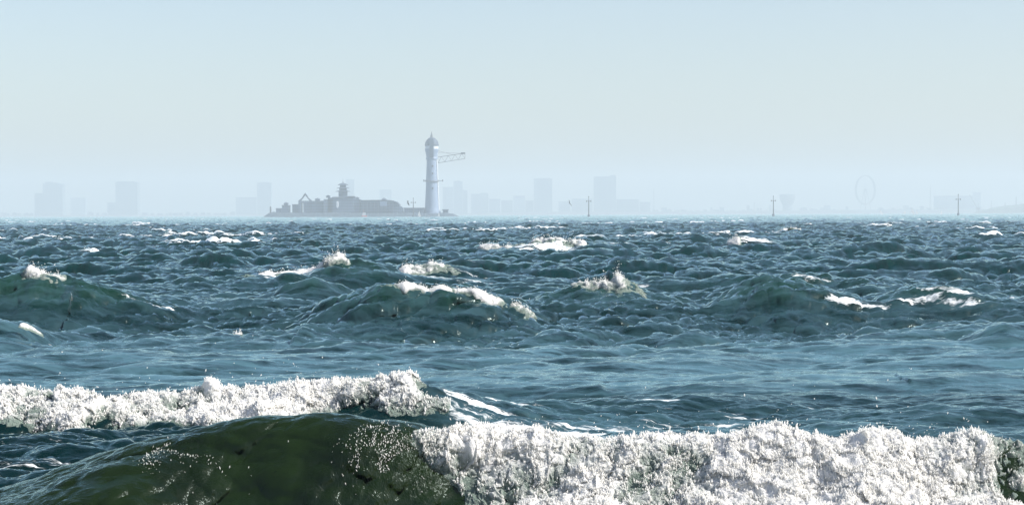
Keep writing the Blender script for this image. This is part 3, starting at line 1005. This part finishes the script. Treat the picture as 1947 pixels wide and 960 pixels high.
def temple():
    cx = 652.8
    L = loc_px(cx, DI); L.y -= 2
    t = thing('pagoda', 'tiered pagoda with upturned eaves and thin spire at the top of the island', 'pagoda', L)
    Z = lambda py: zz(cx, py, DI)
    u = UI
    for (py0, py1, hw) in ((376, 364, 7.8), (364, 357.5, 6.6), (357.5, 351, 5.4)):
        bm = bmesh.new(); box(bm, -hw * u, hw * u, -hw * u, hw * u, Z(py0), Z(py1))
        obj('storey', bm, M_WALL, t)
    for (py, hw, rise, ov) in ((364.6, 7.4, 2.6, 7.0), (358.4, 6.2, 2.4, 6.0), (352.2, 5.0, 4.6, 5.0)):
        bm = bmesh.new(); eave_roof(bm, hw * u, hw * u, Z(py), rise * u, 1.3 * u, ov * u, .7 if py > 353 else .12)
        obj('roof', bm, M_ROOF, t)
    bm = bmesh.new(); lathe(bm, [(Z(349), .9 * u), (Z(347), .7 * u), (Z(346), 1.0 * u), (Z(344.5), .35 * u), (Z(339.5), .12 * u)], 8)
    obj('spire', bm, M_STEEL, t)

    def block(name, label, cat, x0, x1, ytop, dep, dy=0, mat=M_WALL, roof=True, ybase=403, over=.8):
        c = (x0 + x1) / 2
        l = loc_px(c, DI); l.y += dy
        e = thing(name, label, cat, l)
        zt = zz(c, ytop, DI); zb = zz(c, ybase, DI) - 2.0
        hw = (x1 - x0) / 2 * u
        bm = bmesh.new(); box(bm, -hw, hw, -dep, dep, zb, zt - .9)
        obj('wall', bm, mat, e)
        if roof:
            bm = bmesh.new(); box(bm, -hw - over, hw + over, -dep - over, dep + over, zt - .9, zt, .06)
            obj('roof', bm, M_ROOF, e)
        return e, zt, hw

    e, zt, hw = block('temple_hall', 'broad stepped hall that carries the pagoda on its roof', 'hall', 634, 674, 374.5, 10, 0)
    for (a, b, yt) in ((617, 634, 379), (625, 634, 376), (674, 686, 379)):
        bm = bmesh.new()
        box(bm, (a - 654) * u, (b - 654) * u - .05, -9, 9, zz(650, 404, DI) - 2, zz(650, yt, DI))
        obj('wing', bm, M_WALL, e)
    bm = bmesh.new(); box(bm, (662 - 654) * u, (675 - 654) * u, -11, 11, zt + .02, zz(650, 373.2, DI))
    obj('roof_terrace', bm, M_ROOF, e)
    bm = bmesh.new(); lathe(bm, [(zz(650, 395.5, DI), 1.1 * u), (zz(650, 393, DI), 2.4 * u), (zz(650, 385, DI), 2.4 * u), (zz(650, 383, DI), 1.0 * u)], 12)
    o = obj('bright_panel', bm, M_BAND, e); o.location = ((643.2 - 654) * u, -10.6, 0); o.scale = (1, .25, 1)
    block('temple_wing', 'low flat roofed range between the pointed gate and the pagoda hall', 'hall', 594, 616.4, 382, 8, 1)
    # pointed gate
    l = loc_px(580.7, DI)
    g = thing('pointed_gate', 'pointed A shaped gate tower with open peak on the left of the island', 'gate', l)
    zt, zm, zb = zz(580.7, 368, DI), zz(580.7, 382, DI), zz(580.7, 404, DI) - 2
    for s in (-1, 1):
        bm = bmesh.new()
        prism(bm, [(s * 13 * u, zm), (s * 8.2 * u, zm), (s * .2 * u, zt - 3.2 * u), (s * .2 * u, zt), (s * 2.2 * u, zt - 1.5 * u), (s * 6 * u, zt - 8.2 * u)], -2.2, 2.2)
        obj('raking_beam', bm, M_ROOF, g)
    bm = bmesh.new(); box(bm, -12 * u, -6.3 * u, -6, 6, zb, zm - .05)
    box(bm, -2.6 * u, 13 * u, -6, 6, zb, zm - .05); box(bm, -6.35 * u, -2.5 * u, -5.9, 5.9, zm - 4 * u, zm - .06)
    obj('base', bm, M_WALL, g)
    bm = bmesh.new(); lathe(bm, [(zt - .6 * u, .6 * u), (zt + .8 * u, .5 * u), (zt + 1.8 * u, .1)], 8)
    obj('finial', bm, M_ROOF, g)
    for i, (a, b, yt, lab) in enumerate(((556.5, 568, 388.5, 'squat block against the left foot of the pointed gate'),
                                        (537, 551, 390, 'low block with a flat roof second from the left end of the island'),
                                        (526, 536.4, 396, 'lowest terrace block nearest the left tip of the island'))):
        block('island_building', lab, 'building', a, b, yt, 5, 2 - i, over=.4)
    bm = bmesh.new(); lathe(bm, [(0, 1.0), (zz(514.5, 394, DI), .8), (zz(514.5, 392.5, DI), .3)], 8)
    p = obj('mooring_post', bm, M_DARKSTEEL); p.location = loc_px(514.5, DI - 10)
    tag(p, 'short dark post standing on the left tip of the island', 'post')
    # long exhibition hall with curved end
    l = loc_px(722, DI)
    h = thing('long_hall', 'long flat roofed hall with small dome and curved sloping right end', 'hall', l)
    X = lambda px: (px - 722) * u
    Zl = lambda py: zz(722, py, DI)
    bm = bmesh.new(); prism(bm, [(X(687), Zl(404) - 2), (X(687), Zl(382)), (X(735), Zl(382)), (X(745), Zl(383)), (X(754), Zl(386)), (X(759.5), Zl(391)), (X(766), Zl(395)), (X(768), Zl(404) - 2)], -10, 10)
    obj('wall', bm, M_WALL, h)
    bm = bmesh.new(); prism(bm, [(X(686), Zl(382) + .02), (X(686), Zl(380.6)), (X(735), Zl(380.2)), (X(746), Zl(381.3)), (X(755.5), Zl(384.5)), (X(760.8), Zl(390)), (X(760), Zl(391)),
                              (X(754.2), Zl(386) + .02), (X(745.2), Zl(383) + .02), (X(735), Zl(382) + .02)], -11.5, 11.5)
    obj('roof', bm, M_ROOF, h)
    bm = bmesh.new(); lathe(bm, [(Zl(381), 5.2 * u), (Zl(379), 4.8 * u), (Zl(377.5), 3.2 * u), (Zl(376.6), .8 * u)], 16, X(730.5), 0)
    obj('dome', bm, M_ROOF, h, True)
    for k in range(9):
        xx = X(692 + k * 7)
        bm = bmesh.new(); box(bm, xx - .5, xx + .5, -11.2, -10.05, Zl(403), Zl(383.5 if k < 8 else 386))
        obj('column', bm, M_STONE, h)
    bm = bmesh.new(); box(bm, X(724), X(737), -12, -10, Zl(392), Zl(383.4)); obj('bright_panel', bm, M_WHITE, h)
    block('quay_building', 'long low terrace building between the curved hall and the lighthouse', 'building', 769, 807, 395, 7, 1, M_WALL)
    block('quay_building', 'small low building on the rocks just right of the lighthouse base', 'building', 842, 852, 398, 4, 1, M_WALL)


temple()


def pavilion(px, pybase, pytop, hw, label):
    l = loc_px(px, DI); l.y += 1
    t = thing('pavilion', label, 'pavilion', l)
    zb, zt = zz(px, pybase, DI), zz(px, pytop, DI)
    bm = bmesh.new(); box(bm, -hw * UI, hw * UI, -hw * UI, hw * UI, zb - .1, zb + (zt - zb) * .45); obj('wall', bm, M_WALL, t)
    bm = bmesh.new(); eave_roof(bm, hw * UI, hw * UI, zb + (zt - zb) * .45, (zt - zb) * .55, .8 * UI, 1.8 * UI, .15); obj('roof', bm, M_ROOF, t)


pavilion(604, 382, 376.5, 4.2, 'small hip roofed pavilion on the wing between pointed gate and pagoda')
pavilion(624, 376, 371, 3.4, 'small hip roofed pavilion on the stepped hall just left of the pagoda')
pavilion(679, 379, 374.5, 3.2, 'small hip roofed pavilion on the stepped hall just right of the pagoda')
pavilion(544, 390, 384.5, 3.6, 'small hip roofed pavilion on the low block near the left end')


# ------------------------------------------------------------------ boats
def sailboat(px, pyb, d, hgt, label, group=None, lean=0.0, flip=1, mat=M_SAIL):
    l = WP(px, pyb, d); l.z = 0
    t = thing('sailboat', label, 'sailboat', l, group)
    H = hgt * d / FPX
    w = H * .42
    bm = bmesh.new()
    prism(bm, [(-w * .5, 0.0 - H * .05), (w * .42, -H * .05), (w * .62, H * .09), (-w * .55, H * .07)], -w * .13, w * .13)
    obj('hull', bm, M_HULL, t)
    bm = bmesh.new(); bar(bm, (0, 0, H * .05), (0, 0, H), H * .008 + .02, 6)
    m = obj('mast', bm, M_STEEL, t)
    for (a, b, c) in (((-.02, .98), (-.45, .2), (-.02, .12)), ((.03, .9), (.03, .12), (.5, .12))):
        bm = bmesh.new()
        prism(bm, [(a[0] * w * 1.1, a[1] * H), (b[0] * w * 1.1, b[1] * H), (c[0] * w * 1.1, c[1] * H)], -.03, .03)
        obj('sail', bm, mat, t)
    t.rotation_euler = (0, lean, 0)
    t.scale = (flip, 1, 1)
    return t


sailboat(797, 408, 1890, 13, 'white sailboat in front of the quay between the pole and the lighthouse', None, .03, 1)
sailboat(834.5, 408, 1890, 9, 'smaller white sailboat at the foot of the lighthouse', None, -.05, -1)
for (px, h, lean, lab) in ((1720, 9, .1, 'small white sailboat on the far water left of the sailboat pair'),
                           (1737, 14, -.25, 'tilted white sailboat with tall sail, left one of the close pair'),
                           (1743.5, 10, -.1, 'short white sailboat, right one of the close pair'),
                           (1790, 9, .05, 'small white sailboat just left of the rightmost pole'),
                           (1677, 11, -.4, 'strongly heeled white sailboat right of the ferris wheel')):
    sailboat(px, 406, 2500, h, lab, 'white sailboats on the far water', lean)


def motorboat():
    l = loc_px(692.5, 1900)
    t = thing('motorboat', 'small white and red motorboat below the long hall', 'boat', l)
    l.z = 0
    zb = zz(692, 398.5, 1900)
    t.location.z = 0
    bm = bmesh.new(); prism(bm, [(-2.2, -.3), (2.2, -.3), (3.0, 1.6), (-2.6, 1.3)], -1.2, 1.2); obj('hull', bm, M_RED, t)
    bm = bmesh.new(); prism(bm, [(-1.9, 1.45), (1.4, 1.5), (.9, 4.6), (-1.5, 4.6)], -.9, .9); obj('cabin', bm, M_BAND, t)
    bm = bmesh.new(); bar(bm, (-.3, 0, 4.6), (-.3, 0, 7.2), .12, 6); obj('mast', bm, M_RED, t)


motorboat()


# ------------------------------------------------------------------ poles standing in the sea
def sea_pole(px, d, pytop, label):
    l = loc_px(px, d)
    t = thing('navigation_pole', label, 'pole', l, 'poles with crossarms in a line across the sea')
    H = zz(px, pytop, d)
    u = d / FPX
    bm = bmesh.new(); lathe(bm, [(-1.5, 1.0 * u), (H * .3, .85 * u), (H * .78, .75 * u), (H * .8, .5 * u), (H, .3 * u)], 10); obj('post', bm, M_DARKSTEEL, t)
    bm = bmesh.new(); bar(bm, (-4.6 * u, 0, H * .775), (4.6 * u, 0, H * .775), .38 * u, 6); obj('crossarm', bm, M_DARKSTEEL, t)
    for s in (-1, 1):
        bm = bmesh.new(); lathe(bm, [(H * .735, .3 * u), (H * .76, .8 * u), (H * .79, .8 * u), (H * .81, .3 * u)], 8, s * 4.1 * u, 0); obj('lamp', bm, M_DARKSTEEL, t)
    bm = bmesh.new(); lathe(bm, [(H * .97, .8 * u), (H * .99, .95 * u), (H * 1.03, .2 * u)], 8); obj('top_mark', bm, M_DARKSTEEL, t)
    bm = bmesh.new(); lathe(bm, [(-1.5, 2.4 * u), (1.6, 2.2 * u), (1.9, 1.4 * u)], 12); obj('footing', bm, M_STONE, t)


sea_pole(786, 1850, 377, 'dark crossarm pole in front of the quay beside the lighthouse')
sea_pole(1119.5, 1500, 374, 'dark crossarm pole in front of the wide hazy tower')
sea_pole(1470.5, 1500, 373, 'dark crossarm pole beside the funnel shaped water tower')
sea_pole(1822, 1500, 370, 'dark crossarm pole in front of the hazy flat roofed shed near the crane')


# ------------------------------------------------------------------ far shore
def strip(name, d, pts, depth, mat, rough=1.0):
    """low land: rises from the water, runs back and falls away"""
    bm = bmesh.new()
    xs = np.linspace(pts[0][0], pts[-1][0], 260)
    rows = [(0, 0), (depth * .04, .7), (depth * .15, 1), (depth * .6, 1.0), (depth, .0)]
    Rr = []
    for k, (dy, f) in enumerate(rows):
        row = []
        for px in xs:
            py = np.interp(px, [p[0] for p in pts], [p[1] for p in pts])
            z = max(zz(px, py, d), .5)
            n = float(fbm(px * .09, k * 1.3, 2.2, 3)) * rough * (f > 0)
            row.append(bm.verts.new((WP(px, 400, d).x * (d + dy) / d, d + dy, -1.5 + (z + 1.5) * f + n)))
        Rr.append(row)
    for a, b in zip(Rr, Rr[1:]):
        for i in range(len(a) - 1):
            bm.faces.new((a[i], a[i + 1], b[i + 1], b[i]))
    o = obj(name, bm, mat)
    o['kind'] = 'structure'
    return o


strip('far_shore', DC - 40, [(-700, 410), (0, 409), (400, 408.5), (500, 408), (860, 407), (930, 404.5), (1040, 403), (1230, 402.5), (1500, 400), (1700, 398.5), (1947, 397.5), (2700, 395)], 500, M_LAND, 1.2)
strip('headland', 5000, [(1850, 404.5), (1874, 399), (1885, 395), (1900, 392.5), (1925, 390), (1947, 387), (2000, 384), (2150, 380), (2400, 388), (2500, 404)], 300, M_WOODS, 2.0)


def tower(px0, px1, pytop, label, mat, d=DC, crown=None, group=None, dep=.55, base=408, cat='tower block'):
    c = (px0 + px1) / 2
    l = loc_px(c, d); l.y += 60
    l.x *= l.y / d
    u = d / FPX
    t = thing('tower_block', label, cat, l, group)
    W = (px1 - px0) / 2 * u
    H = zz(c, pytop, d)
    D = W * dep
    bm = bmesh.new(); box(bm, -W, W, -D, D, -1, H)
    obj('wall', bm, mat, t)
    for k in range(1, 4):
        x = -W + 2 * W * k / 4
        bm = bmesh.new(); box(bm, x - .6, x + .6, -D - 1.0, -D - .01, 2, H - 2)
        obj('facade_fin', bm, M_STONE, t)
    bm = bmesh.new(); box(bm, -W - .8, W + .8, -D - .8, D + .8, H + .01, H + 1.4); obj('parapet', bm, M_STONE, t)
    for (a, b, py) in crown or ():
        bm = bmesh.new(); box(bm, (a - c) * u, (b - c) * u, -D * .7, D * .7, H + 1.41, zz(c, py, d)); obj('roof_block', bm, mat, t)
    return t


tower(84, 122, 350, 'hazy high rise with rooftop plant, taller of the far left pair', M_GLASS, crown=[(88, 103, 345.5), (105, 112, 347)])
tower(67, 83.4, 368, 'lower hazy high rise attached left of the far left tower', M_GLASS)
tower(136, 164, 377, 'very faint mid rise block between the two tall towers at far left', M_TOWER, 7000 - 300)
tower(222, 264, 347, 'broad hazy slab tower standing alone left of the island', M_GLASS, crown=[(225, 258, 344.5)])
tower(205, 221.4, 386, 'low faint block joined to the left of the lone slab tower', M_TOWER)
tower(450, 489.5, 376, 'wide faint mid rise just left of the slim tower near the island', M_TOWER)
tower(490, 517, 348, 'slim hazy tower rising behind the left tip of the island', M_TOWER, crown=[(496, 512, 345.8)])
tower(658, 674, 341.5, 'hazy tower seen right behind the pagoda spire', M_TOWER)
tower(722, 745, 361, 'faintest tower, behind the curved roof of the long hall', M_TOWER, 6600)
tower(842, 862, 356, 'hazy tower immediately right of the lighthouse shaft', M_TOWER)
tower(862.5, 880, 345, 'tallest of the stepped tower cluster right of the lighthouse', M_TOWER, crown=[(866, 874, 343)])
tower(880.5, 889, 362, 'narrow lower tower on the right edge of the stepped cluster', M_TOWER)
tower(896, 929, 369.5, 'square hazy block with small roof house, right of the stepped cluster', M_GLASS, crown=[(913, 927, 366.5)])
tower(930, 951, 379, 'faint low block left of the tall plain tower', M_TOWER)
tower(953, 975, 381.5, 'small grey block halfway to the tall plain tower', M_GLASS)
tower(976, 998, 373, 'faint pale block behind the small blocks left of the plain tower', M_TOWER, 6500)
tower(999, 1014.4, 382, 'short block touching the left foot of the tall plain tower', M_GLASS)
tower(1015, 1050, 340, 'tall plain hazy tower with flat top in mid skyline', M_GLASS, crown=[(1018, 1046, 338.6)])
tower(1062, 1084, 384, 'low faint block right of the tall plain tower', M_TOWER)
tower(1087, 1126, 378.5, 'long low block behind the pole beside the wide tower', M_GLASS)
tower(1129, 1171, 337, 'widest tallest hazy tower with raised right rooftop', M_GLASS, crown=[(1160, 1170.5, 332.5), (1132, 1159, 335.3)])
tower(1172, 1214, 380, 'long low block joined to the right of the widest tower', M_GLASS)
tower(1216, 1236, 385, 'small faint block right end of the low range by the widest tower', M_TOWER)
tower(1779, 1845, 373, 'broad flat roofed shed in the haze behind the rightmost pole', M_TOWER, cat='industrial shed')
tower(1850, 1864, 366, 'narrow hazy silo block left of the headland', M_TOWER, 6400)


def water_tower():
    l = loc_px(1499, DC); l.y += 20
    t = thing('water_tower', 'funnel shaped water tower on a narrower drum base', 'water tower', l)
    Z = lambda py: zz(1499, py, DC)
    u = UC
    bm = bmesh.new(); lathe(bm, [(Z(388.5), 10 * u), (Z(380), 14 * u), (Z(372), 15.5 * u), (Z(370), 15.2 * u)], 28); obj('tank', bm, M_TOWN, t)
    bm = bmesh.new(); lathe(bm, [(-1, 9 * u), (Z(390), 9.6 * u), (Z(388.6), 10.6 * u)], 28); obj('drum_base', bm, M_GLASS, t)
    bm = bmesh.new(); lathe(bm, [(Z(370) + .02, 15 * u), (Z(369.3), 14 * u), (Z(368.8), 3 * u)], 28); obj('roof', bm, M_STONE, t)


water_tower()


def ferris_wheel():
    d = DC - 100
    u = d / FPX
    l = loc_px(1645.5, d)
    Zc = zz(1645.5, 361, d)
    t = thing('ferris_wheel', 'large faint ferris wheel on the far shore seen at an angle', 'ferris wheel', l, rz=R(38))
    Rr = 27 * u
    n = 48
    bm = bmesh.new()
    for off in (-2.2, 2.2):
        pts = [(Rr * math.cos(6.28318 * i / n), off, Zc + Rr * math.sin(6.28318 * i / n)) for i in range(n)]
        for i in range(n):
            bar(bm, pts[i], pts[(i + 1) % n], 1.6, 5)
    for i in range(n):
        a = 6.28318 * i / n
        bar(bm, (Rr * math.cos(a), -2.2, Zc + Rr * math.sin(a)), (Rr * math.cos(a), 2.2, Zc + Rr * math.sin(a)), .35, 4)
    obj('rim', bm, M_STEEL, t)
    bm = bmesh.new()
    for i in range(24):
        a = 6.28318 * i / 24
        bar(bm, (0, 0, Zc), (Rr * math.cos(a), 0, Zc + Rr * math.sin(a)), .14, 4)
    obj('spokes', bm, M_STEEL, t).name = 'spoke_web'
    bm = bmesh.new(); bar(bm, (0, -5, Zc), (0, 5, Zc), 2.4, 12); obj('hub', bm, M_STEEL, t)
    for s in (-1, 1):
        for q in (-1, 1):
            bm = bmesh.new(); bar(bm, (0, q * 4.5, Zc), (s * 16, q * 11, 0), .9, 8); obj('leg', bm, M_STEEL, t)
    for i in range(24):
        a = 6.28318 * (i + .5) / 24
        bm = bmesh.new(); lathe(bm, [(-1.6, .9), (-1.2, 1.4), (.6, 1.4), (1.2, .8)], 8)
        g = obj('gondola', bm, M_TOWN, t); g.location = ((Rr + 1.6) * math.cos(a), 0, Zc + (Rr + 1.6) * math.sin(a) - 1.2)


ferris_wheel()


def mast_at(px, pyt, d, label, r=.9):
    l = loc_px(px, d); H = zz(px, pyt, d)
    t = thing('lattice_mast', label, 'mast', l)
    bm = bmesh.new()
    w0, w1 = 2.2, .5
    c = [(-1, -1), (1, -1), (1, 1), (-1, 1)]
    n = 10
    for a, b in c:
        bar(bm, (a * w0, b * w0, 0), (a * w1, b * w1, H * .93), .35 * r, 4)
    for k in range(n):
        z0, z1 = H * .93 * k / n, H * .93 * (k + 1) / n
        q0 = w0 + (w1 - w0) * k / n; q1 = w0 + (w1 - w0) * (k + 1) / n
        for i in range(4):
            j = (i + 1) % 4
            bar(bm, (c[i][0] * q0, c[i][1] * q0, z0), (c[j][0] * q1, c[j][1] * q1, z1), .2 * r, 3)
    obj('lattice', bm, M_STEEL, t)
    bm = bmesh.new(); bar(bm, (0, 0, H * .92), (0, 0, H), .4 * r, 5, .15); obj('antenna', bm, M_STEEL, t)


mast_at(1769, 352, 5600, 'thin lattice mast left of the broad flat roofed shed')
mast_at(1243, 358, 5600, 'faint thin mast right of the low range by the widest tower')
mast_at(1434, 383, 5600, 'short thin mast left of the pole by the water tower')
mast_at(1932, 372, 5050, 'dark stubby mast standing on top of the headland', 1.6)
mast_at(1911, 384.5, 5030, 'shortest mast on the slope of the headland', 1.4)
mast_at(1885, 381, 5500, 'thin mast rising just behind the left foot of the headland')


def crane():
    d = 4800
    l = loc_px(1859, d); u = d / FPX
    t = thing('harbour_crane', 'harbour crane with long boom slanting up beside the headland', 'crane', l)
    Z = lambda py: zz(1859, py, d)
    bm = bmesh.new()
    for s in (-1, 1):
        bar(bm, (0, s * 2, Z(397)), (-16 * u, s * .8, Z(370)), .55, 5)
    for k in range(12):
        f = k / 12; g = (k + 1) / 12
        a = Vector((0, 2, Z(397))).lerp(Vector((-16 * u, .8, Z(370))), f); b = Vector((0, -2, Z(397))).lerp(Vector((-16 * u, -.8, Z(370))), g)
        bar(bm, a, b, .3, 4)
    obj('boom', bm, M_STEEL, t)
    bm = bmesh.new(); bar(bm, (0, 0, Z(397)), (2.5 * u, 0, Z(386)), .5, 5); bar(bm, (2.5 * u, 0, Z(386)), (-16 * u, 0, Z(370)), .2, 4); obj('stay', bm, M_STEEL, t)
    bm = bmesh.new(); box(bm, -2.5 * u, 3.5 * u, -4, 4, Z(399), Z(394.5)); obj('cab', bm, M_TOWN, t)
    bm = bmesh.new()
    for a in (-1, 1):
        for b in (-1, 1):
            bar(bm, (a * 3.2, b * 3.2, -1), (a * 2.4, b * 2.4, Z(399)), .5, 5)
    obj('portal', bm, M_STEEL, t)


crane()


def low_town():
    r = random.Random(4)
    cnt = {}
    spans = [(1240, 1476), (1520, 1622), (1668, 1776), (1846, 1870), (270, 448), (0, 64), (166, 202)]
    ORD = ('first second third fourth fifth sixth seventh eighth ninth tenth eleventh twelfth thirteenth fourteenth fifteenth sixteenth '
           'seventeenth eighteenth nineteenth twentieth twenty-first twenty-second twenty-third twenty-fourth twenty-fifth '
           'twenty-sixth twenty-seventh twenty-eighth twenty-ninth thirtieth').split()
    labs = ['low hazy waterfront house, %s from the left between the widest tower and water tower',
            'low hazy waterfront house, %s from the left between the water tower and ferris wheel',
            'low hazy waterfront house, %s from the left between the ferris wheel and broad shed',
            'low hazy waterfront house, %s from the left beside the slanting crane boom',
            'very low faint house, %s from the left between the lone slab tower and island',
            'very low faint house, %s from the left end of the skyline',
            'very low faint house, %s from the left just before the lone slab tower']
    for k, (a, b) in enumerate(spans):
        px = a + 1.0
        while px < b - 4:
            wpx = r.uniform(3.5, 11)
            h = (r.uniform(4, 9) if r.random() < .8 else r.uniform(9, 15)) if k < 4 else r.uniform(2.5, 5)
            c = px + wpx / 2
            d = DC + r.uniform(20, 120)
            base = 408 - (c - 973.5) * .0036
            l = loc_px(c, d)
            W = wpx / 2 * UC
            H = (h + 2) * UC
            g = ['waterfront houses left of the water tower', 'waterfront houses by the ferris wheel', 'waterfront houses left of the shed',
                 'waterfront houses by the crane', 'faint houses left of the island', 'faint houses at the left end', 'faint houses by the slab tower'][k]
            cnt[k] = cnt.get(k, 0) + 1
            t = thing('waterfront_house', labs[k] % ORD[cnt[k] - 1], 'house', l, g)
            bm = bmesh.new(); box(bm, -W, W, -W * .8, W * .8, -1, H); obj('wall', bm, r.choice([M_TOWN, M_TOWER, M_WALL]), t)
            bm = bmesh.new()
            if r.random() < .5:
                prism(bm, [(-W - .6, H + .01), (W + .6, H + .01), (0, H + W * .35 + 1)], -W * .85, W * .85)
            else:
                box(bm, -W - .5, W + .5, -W * .85, W * .85, H + .01, H + 1.2)
            obj('roof', bm, r.choice([M_ROOF, M_STONE]), t)
            px += wpx + r.choice([0.3, 1.5, 6])


low_town()


# ------------------------------------------------------------------ gulls
def gull(px, py, d, span, dih, heading, bank, label):
    l = WP(px, py, d)
    bm = bmesh.new()
    # body as a tapered spindle along +y, wings bent at the wrist: one closed skin
    prof = [(-.26, .005), (-.20, .03), (-.10, .055), (.02, .06), (.12, .045), (.18, .038), (.22, .034), (.26, .012), (.30, .003)]
    seg = 10
    rings = [[bm.verts.new((r * math.cos(6.2832 * i / seg), y, r * .85 * math.sin(6.2832 * i / seg))) for i in range(seg)] for y, r in prof]
    for a, b in zip(rings, rings[1:]):
        for i in range(seg):
            j = (i + 1) % seg
            bm.faces.new((a[i], a[j], b[j], b[i]))
    bm.faces.new(rings[0][::-1]); bm.faces.new(rings[-1])
    for s in (-1, 1):
        st = [(.03, .08, -.08, 0), (.28, .12, -.06, .28 * math.tan(dih)), (.48, .06, -.08, .28 * math.tan(dih) + .03), (.66, -.06, -.10, .28 * math.tan(dih) - .03)]
        top = []; bot = []
        for x, f, b, z in st:
            top.append((bm.verts.new((s * x, f, z + .012)), bm.verts.new((s * x, b, z + .008))))
            bot.append((bm.verts.new((s * x, f, z - .008)), bm.verts.new((s * x, b, z + .0))))
        for a, b in zip(range(3), range(1, 4)):
            bm.faces.new((top[a][0], top[a][1], top[b][1], top[b][0])); bm.faces.new((bot[a][0], bot[b][0], bot[b][1], bot[a][1]))
            bm.faces.new((top[a][0], top[b][0], bot[b][0], bot[a][0])); bm.faces.new((top[a][1], bot[a][1], bot[b][1], top[b][1]))
        bm.faces.new((top[3][0], top[3][1], bot[3][1], bot[3][0]))
    o = obj('gull', bm, M_GULL)
    o.location = l; o.rotation_euler = (0, bank, heading)
    o.scale = (span / 1.32,) * 3
    tag(o, label, 'gull', 'gulls flying low over the far water')


gull(776, 387, 260, .95, .5, 1.3, .9, 'banking gull left of the pole beside the lighthouse')
gull(1083, 386.5, 260, .95, .4, .5, 1.1, 'steeply banked gull left of the pole by the widest tower')

# ------------------------------------------------------------------ sea air
def haze():
    bm = bmesh.new()
    box(bm, -5200, 5200, -400, 7600, -4.0, 150)
    t = NT('haze')
    pv = t.n('ShaderNodeVolumePrincipled')
    pv.inputs['Color'].default_value = (.755, .87, .94, 1)
    pv.inputs['Density'].default_value = HAZE_DENSITY
    pv.inputs['Anisotropy'].default_value = 0.05
    t.l(pv.outputs[0], t.out.inputs['Volume'])
    o = obj('haze', bm, t.m)
    o['kind'] = 'stuff'


haze()
